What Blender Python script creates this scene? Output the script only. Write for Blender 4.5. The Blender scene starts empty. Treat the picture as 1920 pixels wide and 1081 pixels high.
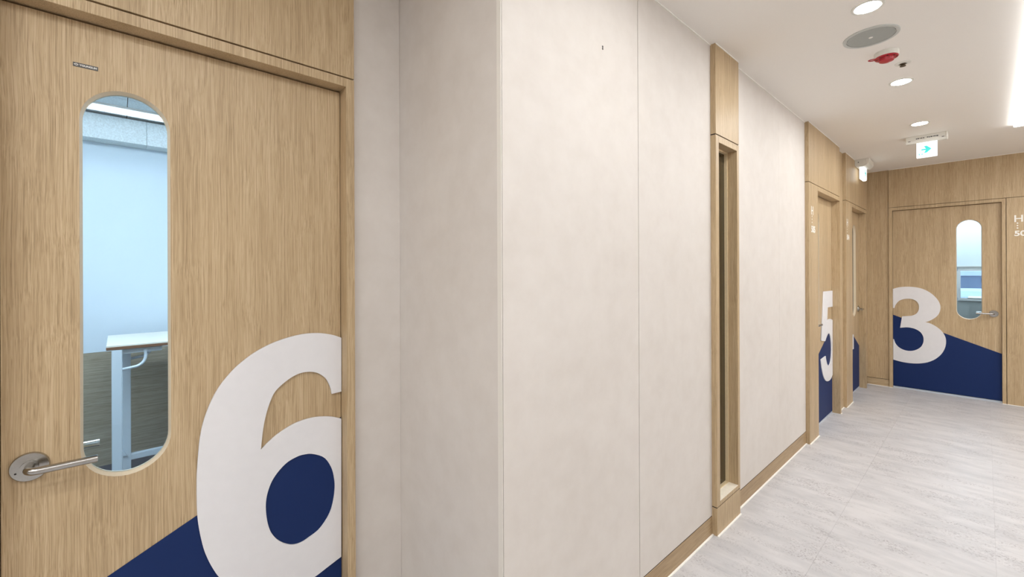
import bpy, bmesh, math, random
import numpy as np
from mathutils import Vector, Matrix

random.seed(5)
SC = bpy.context.scene
COL = SC.collection
PI = math.pi

# ------------------------------------------------------------------ camera, world, exposure
H = 2.549            # ceiling height of the corridor
XE = 6.694           # face of the end wall joinery
CAM = (0.0, -0.9634, 1.37)


def make_camera():
    yaw, pitch, roll = 0.8309, -0.0008, -0.0039
    cy, sy, cp, sp, cr, sr = (math.cos(yaw), math.sin(yaw), math.cos(pitch), math.sin(pitch),
                              math.cos(roll), math.sin(roll))
    Y = np.array([[cy, 0, sy], [0, 1, 0], [-sy, 0, cy]])
    P = np.array([[1, 0, 0], [0, cp, -sp], [0, sp, cp]])
    Z = np.array([[cr, -sr, 0], [sr, cr, 0], [0, 0, 1]])
    R = Z @ P @ Y

    def world(v):                      # camera axes (right, down, forward) -> world
        l = R.T @ np.array(v, float)
        return Vector((l[2], -l[0], -l[1]))
    right, down, fwd = world((1, 0, 0)), world((0, 1, 0)), world((0, 0, 1))
    up, back = -down, -fwd
    m = Matrix(((right.x, up.x, back.x, CAM[0]), (right.y, up.y, back.y, CAM[1]),
                (right.z, up.z, back.z, CAM[2]), (0, 0, 0, 1)))
    cd = bpy.data.cameras.new('camera')
    co = bpy.data.objects.new('camera', cd)
    COL.objects.link(co)
    co.matrix_world = m
    cd.sensor_fit = 'HORIZONTAL'
    cd.sensor_width = 36.0
    cd.lens = 810.04 / 1920 * 36.0
    cd.shift_y = -(540.5 - 508.77) / 1920
    cd.clip_start = 0.02
    SC.camera = co


make_camera()

wd = bpy.data.worlds.new('daylight')
SC.world = wd
wd.use_nodes = True
bg = wd.node_tree.nodes['Background']
bg.inputs[0].default_value = (0.74, 0.86, 1.0, 1)
bg.inputs[1].default_value = 1.6

vs = SC.view_settings
vs.view_transform = 'Standard'
vs.look = 'None'
vs.gamma = 1.0
vs.use_curve_mapping = False
vs.exposure = 0.68
SC.cycles.use_denoising = True
SC.cycles.max_bounces = 10
SC.cycles.diffuse_bounces = 6
SC.cycles.transparent_max_bounces = 12
SC.cycles.sample_clamp_indirect = 8.0

# strengths of the lamps, both real and added (all of them are lamp faces built further down)
L_DOWN = 165.0        # round ceiling downlights
L_STRIP = 7.5       # linear ceiling light of the corridor
L_ROOM = 22.0        # linear lights of the classrooms
L_SIGN = 0.9         # exit sign faces
WARM = (0.97, 0.985, 0.99)
COOL = (0.82, 0.92, 1.0)


# ------------------------------------------------------------------ colour and material helpers
def lin(c):
    return tuple(((v / 255) / 12.92 if v / 255 <= 0.04045 else ((v / 255 + 0.055) / 1.055) ** 2.4) for v in c) + (1.0,)


def new_mat(name):
    m = bpy.data.materials.new(name)
    m.use_nodes = True
    nt = m.node_tree
    b = nt.nodes['Principled BSDF']
    return m, nt, b


def nd(nt, kind, **kw):
    n = nt.nodes.new(kind)
    for k, v in kw.items():
        setattr(n, k, v)
    return n


def plain(name, col, rough=0.5, metal=0.0, bump=0.0, bscale=200.0, var=0.0, spec=0.5):
    """A single colour with a little procedural unevenness."""
    m, nt, b = new_mat(name)
    b.inputs['Roughness'].default_value = rough
    b.inputs['Metallic'].default_value = metal
    b.inputs['Specular IOR Level'].default_value = spec
    geo = nd(nt, 'ShaderNodeNewGeometry')
    no = nd(nt, 'ShaderNodeTexNoise')
    no.inputs['Scale'].default_value = bscale
    no.inputs['Detail'].default_value = 3
    nt.links.new(geo.outputs['Position'], no.inputs['Vector'])
    c = lin(col)
    ramp = nd(nt, 'ShaderNodeValToRGB')
    k = var
    ramp.color_ramp.elements[0].position = 0.3
    ramp.color_ramp.elements[1].position = 0.7
    ramp.color_ramp.elements[0].color = (c[0] * (1 - k), c[1] * (1 - k), c[2] * (1 - k), 1)
    ramp.color_ramp.elements[1].color = (min(1, c[0] * (1 + k)), min(1, c[1] * (1 + k)), min(1, c[2] * (1 + k)), 1)
    nt.links.new(no.outputs['Fac'], ramp.inputs[0])
    nt.links.new(ramp.outputs[0], b.inputs['Base Color'])
    if bump:
        bp = nd(nt, 'ShaderNodeBump')
        bp.inputs['Strength'].default_value = bump
        bp.inputs['Distance'].default_value = 0.001
        nt.links.new(no.outputs['Fac'], bp.inputs['Height'])
        nt.links.new(bp.outputs[0], b.inputs['Normal'])
    return m


def emit(name, col, strength, base=(0.8, 0.8, 0.8)):
    m, nt, b = new_mat(name)
    b.inputs['Base Color'].default_value = (*base, 1)
    b.inputs['Emission Color'].default_value = (*col[:3], 1)
    b.inputs['Emission Strength'].default_value = strength
    return m


def wood(name, axis='z', dark=(157, 134, 102), mid=(186, 162, 127), light=(206, 184, 150), fine=1.0, rough=0.42):
    """Oak laminate; the grain runs along the given world axis."""
    m, nt, b = new_mat(name)
    b.inputs['Roughness'].default_value = rough
    b.inputs['Specular IOR Level'].default_value = 0.35
    geo = nd(nt, 'ShaderNodeNewGeometry')

    def mapped(across, along, warp=None):
        mp = nd(nt, 'ShaderNodeMapping')
        s = [across] * 3
        s['xyz'.index(axis)] = along
        mp.inputs['Scale'].default_value = s
        nt.links.new((warp or geo).outputs[0 if warp else 'Position'], mp.inputs['Vector'])
        return mp

    # gentle waviness of the grain
    wn = nd(nt, 'ShaderNodeTexNoise')
    wn.inputs['Scale'].default_value = 1.0
    wn.inputs['Detail'].default_value = 1.0
    wmp = mapped(9.0, 3.5)
    nt.links.new(wmp.outputs[0], wn.inputs['Vector'])
    wsub = nd(nt, 'ShaderNodeVectorMath', operation='SUBTRACT')
    wsub.inputs[1].default_value = (0.5, 0.5, 0.5)
    nt.links.new(wn.outputs['Color'], wsub.inputs[0])
    wsc = nd(nt, 'ShaderNodeVectorMath', operation='SCALE')
    wsc.inputs['Scale'].default_value = 0.012
    nt.links.new(wsub.outputs[0], wsc.inputs[0])
    wadd = nd(nt, 'ShaderNodeVectorMath', operation='ADD')
    nt.links.new(geo.outputs['Position'], wadd.inputs[0])
    nt.links.new(wsc.outputs[0], wadd.inputs[1])

    def noise(across, along, detail, rgh=0.6):
        n = nd(nt, 'ShaderNodeTexNoise')
        n.inputs['Scale'].default_value = 1.0
        n.inputs['Detail'].default_value = detail
        n.inputs['Roughness'].default_value = rgh
        nt.links.new(mapped(across, along, wadd).outputs[0], n.inputs['Vector'])
        return n

    n1 = noise(440 * fine, 2.6, 3.0, 0.68)      # streaks
    n2 = noise(14.0, 0.9, 2.0, 0.5)             # broad bands
    n3 = noise(820 * fine, 12.0, 2.0, 0.6)      # pores
    mx = nd(nt, 'ShaderNodeMath', operation='MULTIPLY_ADD')
    mx.inputs[1].default_value = 0.24
    nt.links.new(n2.outputs['Fac'], mx.inputs[0])
    sc = nd(nt, 'ShaderNodeMath', operation='MULTIPLY')
    sc.inputs[1].default_value = 0.76
    nt.links.new(n1.outputs['Fac'], sc.inputs[0])
    nt.links.new(sc.outputs[0], mx.inputs[2])
    ramp = nd(nt, 'ShaderNodeValToRGB')
    cr = ramp.color_ramp
    cr.elements[0].position, cr.elements[0].color = 0.33, lin(dark)
    cr.elements[1].position, cr.elements[1].color = 0.66, lin(light)
    e = cr.elements.new(0.49)
    e.color = lin(mid)
    nt.links.new(mx.outputs[0], ramp.inputs[0])
    pr = nd(nt, 'ShaderNodeValToRGB')
    pr.color_ramp.elements[0].position, pr.color_ramp.elements[0].color = 0.30, (0.66, 0.61, 0.54, 1)
    pr.color_ramp.elements[1].position, pr.color_ramp.elements[1].color = 0.46, (1, 1, 1, 1)
    nt.links.new(n3.outputs['Fac'], pr.inputs[0])
    mul = nd(nt, 'ShaderNodeMix', data_type='RGBA', blend_type='MULTIPLY')
    mul.inputs['Factor'].default_value = 0.85
    nt.links.new(ramp.outputs[0], mul.inputs['A'])
    nt.links.new(pr.outputs[0], mul.inputs['B'])
    nt.links.new(mul.outputs['Result'], b.inputs['Base Color'])
    bp = nd(nt, 'ShaderNodeBump')
    bp.inputs['Strength'].default_value = 0.12
    bp.inputs['Distance'].default_value = 0.0006
    nt.links.new(n1.outputs['Fac'], bp.inputs['Height'])
    nt.links.new(bp.outputs[0], b.inputs['Normal'])
    return m


def cloudy(name, a, c, rough=0.6, s1=2.2, s2=11.0, spec=0.3):
    """Cement-look wall board: two tones in soft clouds plus faint specks."""
    m, nt, b = new_mat(name)
    b.inputs['Roughness'].default_value = rough
    b.inputs['Specular IOR Level'].default_value = spec
    geo = nd(nt, 'ShaderNodeNewGeometry')
    outs = []
    for s, d in ((s1, 4), (s2, 5)):
        n = nd(nt, 'ShaderNodeTexNoise')
        n.inputs['Scale'].default_value = s
        n.inputs['Detail'].default_value = d
        n.inputs['Roughness'].default_value = 0.6
        nt.links.new(geo.outputs['Position'], n.inputs['Vector'])
        outs.append(n)
    ad = nd(nt, 'ShaderNodeMath', operation='MULTIPLY_ADD')
    ad.inputs[1].default_value = 0.5
    hf = nd(nt, 'ShaderNodeMath', operation='MULTIPLY')
    hf.inputs[1].default_value = 0.5
    nt.links.new(outs[1].outputs['Fac'], hf.inputs[0])
    nt.links.new(outs[0].outputs['Fac'], ad.inputs[0])
    nt.links.new(hf.outputs[0], ad.inputs[2])
    ramp = nd(nt, 'ShaderNodeValToRGB')
    ramp.color_ramp.elements[0].position, ramp.color_ramp.elements[0].color = 0.36, lin(a)
    ramp.color_ramp.elements[1].position, ramp.color_ramp.elements[1].color = 0.64, lin(c)
    nt.links.new(ad.outputs[0], ramp.inputs[0])
    nt.links.new(ramp.outputs[0], b.inputs['Base Color'])
    bp = nd(nt, 'ShaderNodeBump')
    bp.inputs['Strength'].default_value = 0.05
    bp.inputs['Distance'].default_value = 0.001
    nt.links.new(outs[1].outputs['Fac'], bp.inputs['Height'])
    nt.links.new(bp.outputs[0], b.inputs['Normal'])
    return m


def floor_material():
    """Pale stone-look vinyl: streaks across the corridor, dark speckle gathered in patches, each tile its own cut."""
    m, nt, b = new_mat('stone_vinyl')
    b.inputs['Roughness'].default_value = 0.42
    b.inputs['Specular IOR Level'].default_value = 0.35
    geo = nd(nt, 'ShaderNodeNewGeometry')
    oi = nd(nt, 'ShaderNodeObjectInfo')
    sc = nd(nt, 'ShaderNodeMath', operation='MULTIPLY')
    sc.inputs[1].default_value = 0.9
    nt.links.new(oi.outputs['Random'], sc.inputs[0])
    ad = nd(nt, 'ShaderNodeVectorMath', operation='ADD')
    cmb = nd(nt, 'ShaderNodeCombineXYZ')
    nt.links.new(sc.outputs[0], cmb.inputs[2])
    nt.links.new(geo.outputs['Position'], ad.inputs[0])
    nt.links.new(cmb.outputs[0], ad.inputs[1])

    def noise(sx, sy, detail, rgh=0.6):
        mp = nd(nt, 'ShaderNodeMapping')
        mp.inputs['Scale'].default_value = (sx, sy, 1.0)
        nt.links.new(ad.outputs[0], mp.inputs['Vector'])
        n = nd(nt, 'ShaderNodeTexNoise')
        n.inputs['Scale'].default_value = 1.0
        n.inputs['Detail'].default_value = detail
        n.inputs['Roughness'].default_value = rgh
        nt.links.new(mp.outputs[0], n.inputs['Vector'])
        return n
    base = noise(15.0, 4.5, 6, 0.62)
    patch = noise(11.0, 3.6, 4, 0.6)
    speck = noise(170, 95, 2, 0.7)
    ramp = nd(nt, 'ShaderNodeValToRGB')
    ramp.color_ramp.elements[0].position, ramp.color_ramp.elements[0].color = 0.34, lin((186, 185, 187))
    ramp.color_ramp.elements[1].position, ramp.color_ramp.elements[1].color = 0.62, lin((203, 201, 202))
    nt.links.new(base.outputs['Fac'], ramp.inputs[0])
    pr = nd(nt, 'ShaderNodeMapRange')
    pr.inputs['From Min'].default_value = 0.46
    pr.inputs['From Max'].default_value = 0.62
    nt.links.new(patch.outputs['Fac'], pr.inputs['Value'])
    sr = nd(nt, 'ShaderNodeMapRange')
    sr.inputs['From Min'].default_value = 0.52
    sr.inputs['From Max'].default_value = 0.64
    nt.links.new(speck.outputs['Fac'], sr.inputs['Value'])
    gate = nd(nt, 'ShaderNodeMath', operation='MULTIPLY')
    nt.links.new(pr.outputs[0], gate.inputs[0])
    nt.links.new(sr.outputs[0], gate.inputs[1])
    gs = nd(nt, 'ShaderNodeMath', operation='MULTIPLY')
    gs.inputs[1].default_value = 0.62
    nt.links.new(gate.outputs[0], gs.inputs[0])
    mix = nd(nt, 'ShaderNodeMix', data_type='RGBA')
    nt.links.new(gs.outputs[0], mix.inputs['Factor'])
    nt.links.new(ramp.outputs[0], mix.inputs['A'])
    mix.inputs['B'].default_value = lin((116, 108, 111))
    nt.links.new(mix.outputs['Result'], b.inputs['Base Color'])
    bp = nd(nt, 'ShaderNodeBump')
    bp.inputs['Strength'].default_value = 0.15
    bp.inputs['Distance'].default_value = 0.0006
    nt.links.new(speck.outputs['Fac'], bp.inputs['Height'])
    nt.links.new(bp.outputs[0], b.inputs['Normal'])
    return m


def pane(name, tint, rough=0.0):
    """Thin sheet of glass: what lies behind shows through, with the glass reflection on top."""
    m, nt, b = new_mat(name)
    nt.nodes.remove(b)
    out = nt.nodes['Material Output']
    tr = nd(nt, 'ShaderNodeBsdfTransparent')
    tr.inputs[0].default_value = (*tint, 1)
    gl = nd(nt, 'ShaderNodeBsdfGlossy')
    gl.inputs['Roughness'].default_value = rough
    fr = nd(nt, 'ShaderNodeFresnel')
    fr.inputs['IOR'].default_value = 1.45
    mx = nd(nt, 'ShaderNodeMixShader')
    nt.links.new(fr.outputs[0], mx.inputs[0])
    nt.links.new(tr.outputs[0], mx.inputs[1])
    nt.links.new(gl.outputs[0], mx.inputs[2])
    nt.links.new(mx.outputs[0], out.inputs[0])
    return m


M = {}
M['oak'] = wood('oak_upright')
M['oak_x'] = wood('oak_lengthwise', 'x', dark=(146, 121, 90), mid=(164, 139, 105), light=(178, 153, 119), fine=0.6)
M['oak_y'] = wood('oak_crosswise', 'y')
M['cement'] = cloudy('cement_board', (209, 202, 195), (217, 211, 205))
M['ceiling'] = plain('ceiling_paint', (236, 232, 226), 0.85, bump=0.05, bscale=300, var=0.01, spec=0.2)
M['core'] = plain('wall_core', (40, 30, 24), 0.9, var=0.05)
M['sealant'] = plain('white_sealant', (248, 246, 240), 0.5, var=0.02)
M['bead'] = plain('corner_edging', (226, 221, 213), 0.5, var=0.01)
M['floor'] = floor_material()
M['grout'] = plain('tile_joint', (176, 172, 171), 0.8, var=0.05)
M['navy'] = plain('navy_laminate', (22, 44, 92), 0.55, spec=0.2, bump=0.04, bscale=900, var=0.04)
M['white'] = plain('white_laminate', (226, 225, 227), 0.5, var=0.012, bscale=30)
M['steel'] = plain('brushed_steel', (176, 174, 170), 0.20, 1.0, bump=0.05, bscale=400, var=0.04)
M['alu'] = plain('pale_aluminium', (196, 204, 216), 0.4, 0.2, var=0.03)  # pale bluish tone of the strips under the leaves
M['black'] = plain('black_plastic', (18, 17, 17), 0.5, var=0.05)
M['plate'] = plain('dark_plate', (78, 76, 74), 0.4, 0.3, var=0.05)
M['letter'] = plain('white_vinyl', (240, 238, 232), 0.5, var=0.01)
M['ring'] = plain('window_lining', (224, 208, 180), 0.5, var=0.03)
M['pane'] = pane('clear_pane', (0.89, 0.955, 1.0))
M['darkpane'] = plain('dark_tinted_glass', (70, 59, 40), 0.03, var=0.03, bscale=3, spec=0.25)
M['sill'] = plain('pale_stone_sill', (240, 232, 216), 0.4, var=0.04, bscale=40)
M['beech'] = plain('pale_beading', (222, 202, 164), 0.5, var=0.04, bscale=80)
M['plastic'] = plain('white_plastic', (222, 220, 212), 0.45, var=0.01)
M['grille'] = plain('grey_grille', (166, 170, 167), 0.55, 0.2, bump=0.6, bscale=900, var=0.12)
M['greyring'] = plain('pale_grey_ring', (192, 194, 190), 0.5, var=0.02)
M['red'] = plain('red_plastic', (172, 34, 46), 0.35, var=0.05)
M['brass'] = plain('dull_bronze', (112, 100, 84), 0.4, 0.8, var=0.1)
M['lamp'] = emit('lamp_face', WARM, L_DOWN)
M['strip'] = emit('strip_face', (0.96, 0.985, 1.0), L_STRIP)
M['roomlamp'] = emit('room_lamp_face', COOL, L_ROOM)  # face of the added fill lights in the near classroom
M['roomlamp_dim'] = emit('room_lamp_face_dim', COOL, L_ROOM * 0.06)
M['farlamp'] = emit('far_room_lamp_face', COOL, L_ROOM * 0.58)
M['farpanel'] = plain('pale_wall_panel', (176, 180, 172), 0.5, var=0.03)
M['signface'] = emit('sign_face', (0.92, 0.98, 1.0), L_SIGN)
M['teal'] = emit('sign_teal', (0.0, 0.55, 0.50), 0.6, (0.0, 0.22, 0.20))
M['roomwhite'] = plain('whiteboard_paint', (216, 228, 236), 0.35, var=0.012, bscale=5)
M['roomwall'] = plain('room_wall_paint', (205, 212, 216), 0.7, var=0.02)
M['wainscot'] = wood('grey_oak', 'x', dark=(142, 133, 114), mid=(160, 150, 130), light=(176, 166, 146), fine=0.3)
M['tileceil'] = plain('speckled_ceiling_tile', (224, 230, 230), 0.9, bump=0.3, bscale=130, var=0.14)
M['carpet'] = plain('dark_carpet', (52, 56, 68), 0.95, bump=0.5, bscale=500, var=0.2)
M['tablegrey'] = plain('pale_table_steel', (206, 218, 226), 0.35, var=0.01)
M['tabletop'] = plain('cream_tabletop', (226, 222, 210), 0.4, var=0.02)
M['edge'] = plain('brown_edge', (112, 76, 50), 0.5, var=0.08)
M['blind'] = plain('pale_roller_blind', (228, 234, 238), 0.8, var=0.02)
M['facade'] = plain('distant_facade', (122, 136, 154), 0.8, var=0.05, bscale=2)
M['facade2'] = plain('pale_facade', (205, 215, 225), 0.8, var=0.05, bscale=2)
M['brickred'] = plain('red_facade', (176, 128, 128), 0.8, var=0.08, bscale=3)
M['winglass'] = plain('distant_window', (66, 88, 120), 0.2, var=0.1, bscale=4)

# ------------------------------------------------------------------ object helpers
WP = {}


def wpos(o):
    return WP.get(o.name, Vector((0, 0, 0))) if o else Vector((0, 0, 0))


def tag(o, label=None, cat=None, group=None, kind=None):
    if label:
        o['label'] = label
    if cat:
        o['category'] = cat
    if group:
        o['group'] = group
    if kind:
        o['kind'] = kind
    return o


def empty(name, loc, label=None, cat=None, group=None, kind=None):
    o = bpy.data.objects.new(name, None)
    COL.objects.link(o)
    o.empty_display_size = 0.05
    o.location = loc
    WP[o.name] = Vector(loc)
    return tag(o, label, cat, group, kind)


def link(name, me, mat, parent=None, label=None, smooth=False):
    """Link a mesh built in world coordinates, with its origin at its middle."""
    n = len(me.vertices)
    co = np.empty(n * 3)
    me.vertices.foreach_get('co', co)
    co = co.reshape(-1, 3)
    c = (co.min(0) + co.max(0)) / 2
    me.vertices.foreach_set('co', (co - c).ravel())
    if mat:
        me.materials.clear()
        me.materials.append(mat)
    if smooth:
        me.polygons.foreach_set('use_smooth', [True] * len(me.polygons))
    me.update()
    o = bpy.data.objects.new(name, me)
    COL.objects.link(o)
    c = Vector(c)
    o.location = c - wpos(parent)
    o.parent = parent
    WP[o.name] = c
    if label:
        o['label'] = label
    return o


def from_bm(name, bm, mat, parent=None, label=None, smooth=False):
    bmesh.ops.recalc_face_normals(bm, faces=bm.faces)
    me = bpy.data.meshes.new(name)
    bm.to_mesh(me)
    bm.free()
    return link(name, me, mat, parent, label, smooth)


def bm_box(bm, x0, x1, y0, y1, z0, z1, bevel=0.0):
    x0, x1 = min(x0, x1), max(x0, x1)
    y0, y1 = min(y0, y1), max(y0, y1)
    z0, z1 = min(z0, z1), max(z0, z1)
    r = bmesh.ops.create_cube(bm, size=1.0)
    for v in r['verts']:
        v.co = Vector(((x0 + x1) / 2 + v.co.x * (x1 - x0), (y0 + y1) / 2 + v.co.y * (y1 - y0),
                       (z0 + z1) / 2 + v.co.z * (z1 - z0)))
    if bevel:
        es = list({e for v in r['verts'] for e in v.link_edges})
        bmesh.ops.bevel(bm, geom=es, offset=bevel, segments=1, affect='EDGES')


def box(name, x0, x1, y0, y1, z0, z1, mat, parent=None, bevel=0.0, label=None):
    bm = bmesh.new()
    bm_box(bm, x0, x1, y0, y1, z0, z1, bevel)
    return from_bm(name, bm, mat, parent, label)


def prism(name, pts, axis, a0, a1, mat, parent=None, bevel=0.0, label=None):
    """Extrude a convex outline along an axis: pts are (y,z) for x, (x,z) for y, (x,y) for z."""
    bm = bmesh.new()

    def P(u, v, w):
        return {'x': (w, u, v), 'y': (u, w, v), 'z': (u, v, w)}[axis]
    lo = [bm.verts.new(P(u, v, a0)) for u, v in pts]
    hi = [bm.verts.new(P(u, v, a1)) for u, v in pts]
    n = len(pts)
    bm.faces.new(lo)
    bm.faces.new(hi)
    for i in range(n):
        bm.faces.new((lo[i], lo[(i + 1) % n], hi[(i + 1) % n], hi[i]))
    if bevel:
        bmesh.ops.bevel(bm, geom=list(bm.edges), offset=bevel, segments=1, affect='EDGES')
    return from_bm(name, bm, mat, parent, label)


def plate(name, loops, face, w0, w1, mat, parent=None, bevel=0.0, label=None):
    """Flat board with holes. loops: outlines in (u, z). face 'y' -> u is X, thickness along Y; face 'x' -> u is Y, thickness along X."""
    cu = bpy.data.curves.new(name, 'CURVE')
    cu.dimensions = '2D'
    cu.fill_mode = 'BOTH'
    cu.extrude = abs(w1 - w0) / 2 - bevel
    cu.bevel_depth = bevel
    cu.bevel_resolution = 0
    if bevel:
        cu.offset = -bevel
    for lp in loops:
        sp = cu.splines.new('POLY')
        sp.points.add(len(lp) - 1)
        for p, (u, v) in zip(sp.points, lp):
            p.co = (u, v, 0, 1)
        sp.use_cyclic_u = True
    tmp = bpy.data.objects.new(name, cu)
    COL.objects.link(tmp)
    dg = bpy.context.evaluated_depsgraph_get()
    me = bpy.data.meshes.new_from_object(tmp.evaluated_get(dg))
    bpy.data.objects.remove(tmp)
    bpy.data.curves.remove(cu)
    mid = (w0 + w1) / 2
    bm = bmesh.new()
    bm.from_mesh(me)
    bpy.data.meshes.remove(me)
    for v in bm.verts:
        u, z, w = v.co
        v.co = (u, mid + w, z) if face == 'y' else (mid + w, u, z)
    bmesh.ops.remove_doubles(bm, verts=bm.verts, dist=1e-5)
    return from_bm(name, bm, mat, parent, label)


def rect(u0, u1, z0, z1):
    return [(u0, z0), (u1, z0), (u1, z1), (u0, z1)]


def stadium(uc, r, z0, z1, n=20):
    p = []
    for i in range(n + 1):
        a = PI * i / n
        p.append((uc + r * math.cos(a), z1 - r + r * math.sin(a)))
    for i in range(n + 1):
        a = PI + PI * i / n
        p.append((uc + r * math.cos(a), z0 + r + r * math.sin(a)))
    return p


def smooth_loop(pts, corner_deg=38, sub=4):
    """Catmull-Rom through the points; sharp turns stay corners."""
    n = len(pts)
    P = [Vector(p) for p in pts]

    def is_corner(i):
        a, b2 = P[i] - P[i - 1], P[(i + 1) % n] - P[i]
        if a.length < 1e-6 or b2.length < 1e-6:
            return True
        return math.degrees(a.angle(b2)) > corner_deg
    cor = [is_corner(i) for i in range(n)]
    out = []
    for i in range(n):
        j = (i + 1) % n
        p1, p2 = P[i], P[j]
        p0 = P[i - 1] if not cor[i] else p1 + (p1 - p2)
        p3 = P[(j + 1) % n] if not cor[j] else p2 + (p2 - p1)
        if cor[i] and cor[j]:
            out.append(tuple(p1))
            continue
        for k in range(sub):
            t = k / sub
            q = 0.5 * ((2 * p1) + (p2 - p0) * t + (2 * p0 - 5 * p1 + 4 * p2 - p3) * t * t + (3 * p1 - p0 - 3 * p2 + p3) * t ** 3)
            out.append(tuple(q))
    return out


def lathe(name, prof, centre, axis, mat, parent=None, seg=40, label=None, smooth=True):
    """prof: (radius, offset along axis). axis: unit vector."""
    ax = Vector(axis).normalized()
    u = ax.orthogonal().normalized()
    v = ax.cross(u)
    c = Vector(centre)
    bm = bmesh.new()
    rings = []
    for r, h in prof:
        if r < 1e-6:
            rings.append([bm.verts.new(c + ax * h)])
        else:
            rings.append([bm.verts.new(c + ax * h + (u * math.cos(2 * PI * i / seg) + v * math.sin(2 * PI * i / seg)) * r) for i in range(seg)])
    for a, b2 in zip(rings, rings[1:]):
        for i in range(seg):
            j = (i + 1) % seg
            if len(a) == 1 and len(b2) > 1:
                bm.faces.new((a[0], b2[i], b2[j]))
            elif len(b2) == 1 and len(a) > 1:
                bm.faces.new((a[i], a[j], b2[0]))
            elif len(a) > 1:
                bm.faces.new((a[i], a[j], b2[j], b2[i]))
    o = from_bm(name, bm, mat, parent, label, smooth)
    if smooth:
        o.data.set_sharp_from_angle(angle=math.radians(35))
    return o


def tube(name, path, r, mat, parent=None, seg=16, label=None, closed=False):
    bm = bmesh.new()
    P = [Vector(p) for p in path]
    n = len(P)
    rings = []
    prev = None
    for i in range(n):
        if closed:
            t = (P[(i + 1) % n] - P[i - 1]).normalized()
        else:
            t = (P[min(i + 1, n - 1)] - P[max(i - 1, 0)]).normalized()
        u = prev - t * prev.dot(t) if prev is not None else t.orthogonal()
        u.normalize()
        prev = u
        v = t.cross(u)
        rings.append([bm.verts.new(P[i] + (u * math.cos(2 * PI * k / seg) + v * math.sin(2 * PI * k / seg)) * r) for k in range(seg)])
    for i in range(n if closed else n - 1):
        a, b2 = rings[i], rings[(i + 1) % n]
        for k in range(seg):
            bm.faces.new((a[k], a[(k + 1) % seg], b2[(k + 1) % seg], b2[k]))
    if not closed:
        bm.faces.new(rings[0])
        bm.faces.new(rings[-1])
    o = from_bm(name, bm, mat, parent, label, True)
    o.data.set_sharp_from_angle(angle=math.radians(45))
    return o


def text(name, s, size, u, z, w, face, udir, mat, parent=None, bold=0.0, sx=1.0, thick=0.0008, label=None):
    """Flat lettering. u, z: lower left corner; w: face position; udir: +1/-1 reading direction along the wall axis."""
    cu = bpy.data.curves.new(name, 'FONT')
    cu.body = s
    cu.size = size
    cu.offset = bold
    cu.extrude = thick / 2
    tmp = bpy.data.objects.new(name, cu)
    COL.objects.link(tmp)
    dg = bpy.context.evaluated_depsgraph_get()
    me = bpy.data.meshes.new_from_object(tmp.evaluated_get(dg))
    bpy.data.objects.remove(tmp)
    bpy.data.curves.remove(cu)
    xs = [v.co.x for v in me.vertices]
    ys = [v.co.y for v in me.vertices]
    x0, y0 = min(xs), min(ys)
    for v in me.vertices:
        a, b2, d = (v.co.x - x0) * sx * udir, v.co.y - y0, v.co.z
        v.co = (u + a, w + d, z + b2) if face == 'y' else (w + d, u + a, z + b2)
    return link(name, me, mat, parent, label)



# ------------------------------------------------------------------ the corridor shell
YR = -3.00           # right-hand wall of the corridor (out of the picture)
XB = -5.50           # wall behind the photographer
YD = 0.594           # face of the set-back joinery around the nearest door
YN = 0.620           # set-back wall plane
XC = 0.838           # corner where the set-back ends

GROOVE = 2.075       # joint above the doors of the long wall
SL = dict(kind='structure')

fl = box('floor', XB - 0.1, 7.0, YR - 0.1, 0.9, -0.08, -0.003, M['grout'])
tag(fl, kind='structure')
TY, TX = 0.58, 0.58
ys = [-0.993 + TY * k for k in range(-4, 4)]
xs = [XB + TX * k for k in range(22)]
tile_me = None
for i, x0 in enumerate(xs):
    for j, y0 in enumerate(ys[:-1]):
        x1, y1 = min(x0 + TX, 6.79), min(y0 + TY, 0.75)
        off = 0.0
        if x0 >= 6.79 or y1 <= YR + 0.01:
            continue
        g = 0.0003
        bm = bmesh.new()
        bm_box(bm, x0 + g, x1 - g, max(y0, YR) + g, y1 - g, -0.004, 0.0)
        from_bm('floor_tile', bm, M['floor'], fl)

ce = box('ceiling', XB - 0.1, 6.85, YR - 0.1, 0.80, H, H + 0.08, M['ceiling'])
tag(ce, kind='structure')

tag(box('wall_right', XB - 0.1, 7.0, YR - 0.12, YR, 0, H, M['cement']), kind='structure')
tag(box('wall_behind', XB - 0.12, XB, YR, 0.8, 0, H, M['cement']), kind='structure')

# ---- long wall (front plane y = 0): dark core behind, boards on it
wl = empty('wall_left', (0.86, 0, 0), kind='structure')


def core(x0, x1, z0, z1, y0=0.02, y1=0.12):
    return box('wall_core', x0, x1, y0, y1, z0, z1, M['core'], wl)


core(0.862, 2.300, 0, H)
core(2.300, 2.590, 0, 0.16)
core(2.300, 2.590, 2.055, H)
core(2.590, 4.030, 0, H)
core(4.030, 5.140, GROOVE - 0.02, H)
core(5.140, 5.360, 0, H)
core(5.360, 6.465, GROOVE - 0.02, H)
core(6.465, 6.79, 0, H)
BZ = 0.0945          # top of the baseboard
for x0, x1 in ((0.8425, 1.5852), (1.5890, 2.286), (2.592, 3.3880), (3.3888, 4.0285)):
    box('wall_panel', x0, x1, 0.0, 0.02, BZ + 0.004, H, M['cement'], wl, bevel=0.0006)
# pale edging strip down the outer corner
box('corner_bead', XC - 0.0012, XC + 0.0012, -0.0008, 0.0180, 0, H, M['bead'], wl)
box('corner_joint', XC + 0.0012, 0.8425, 0.006, 0.0180, 0, H, M['core'], wl)  # dark backing put in as the shade of the corner gap
box('wood_panel', 5.143, 5.376, 0.0, 0.02, BZ - 0.004, H, M['oak'], wl, bevel=0.0006)
box('wood_panel', 6.466, XE + 0.0135, 0.0, 0.02, BZ, H, M['oak'], wl, bevel=0.0006)
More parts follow.
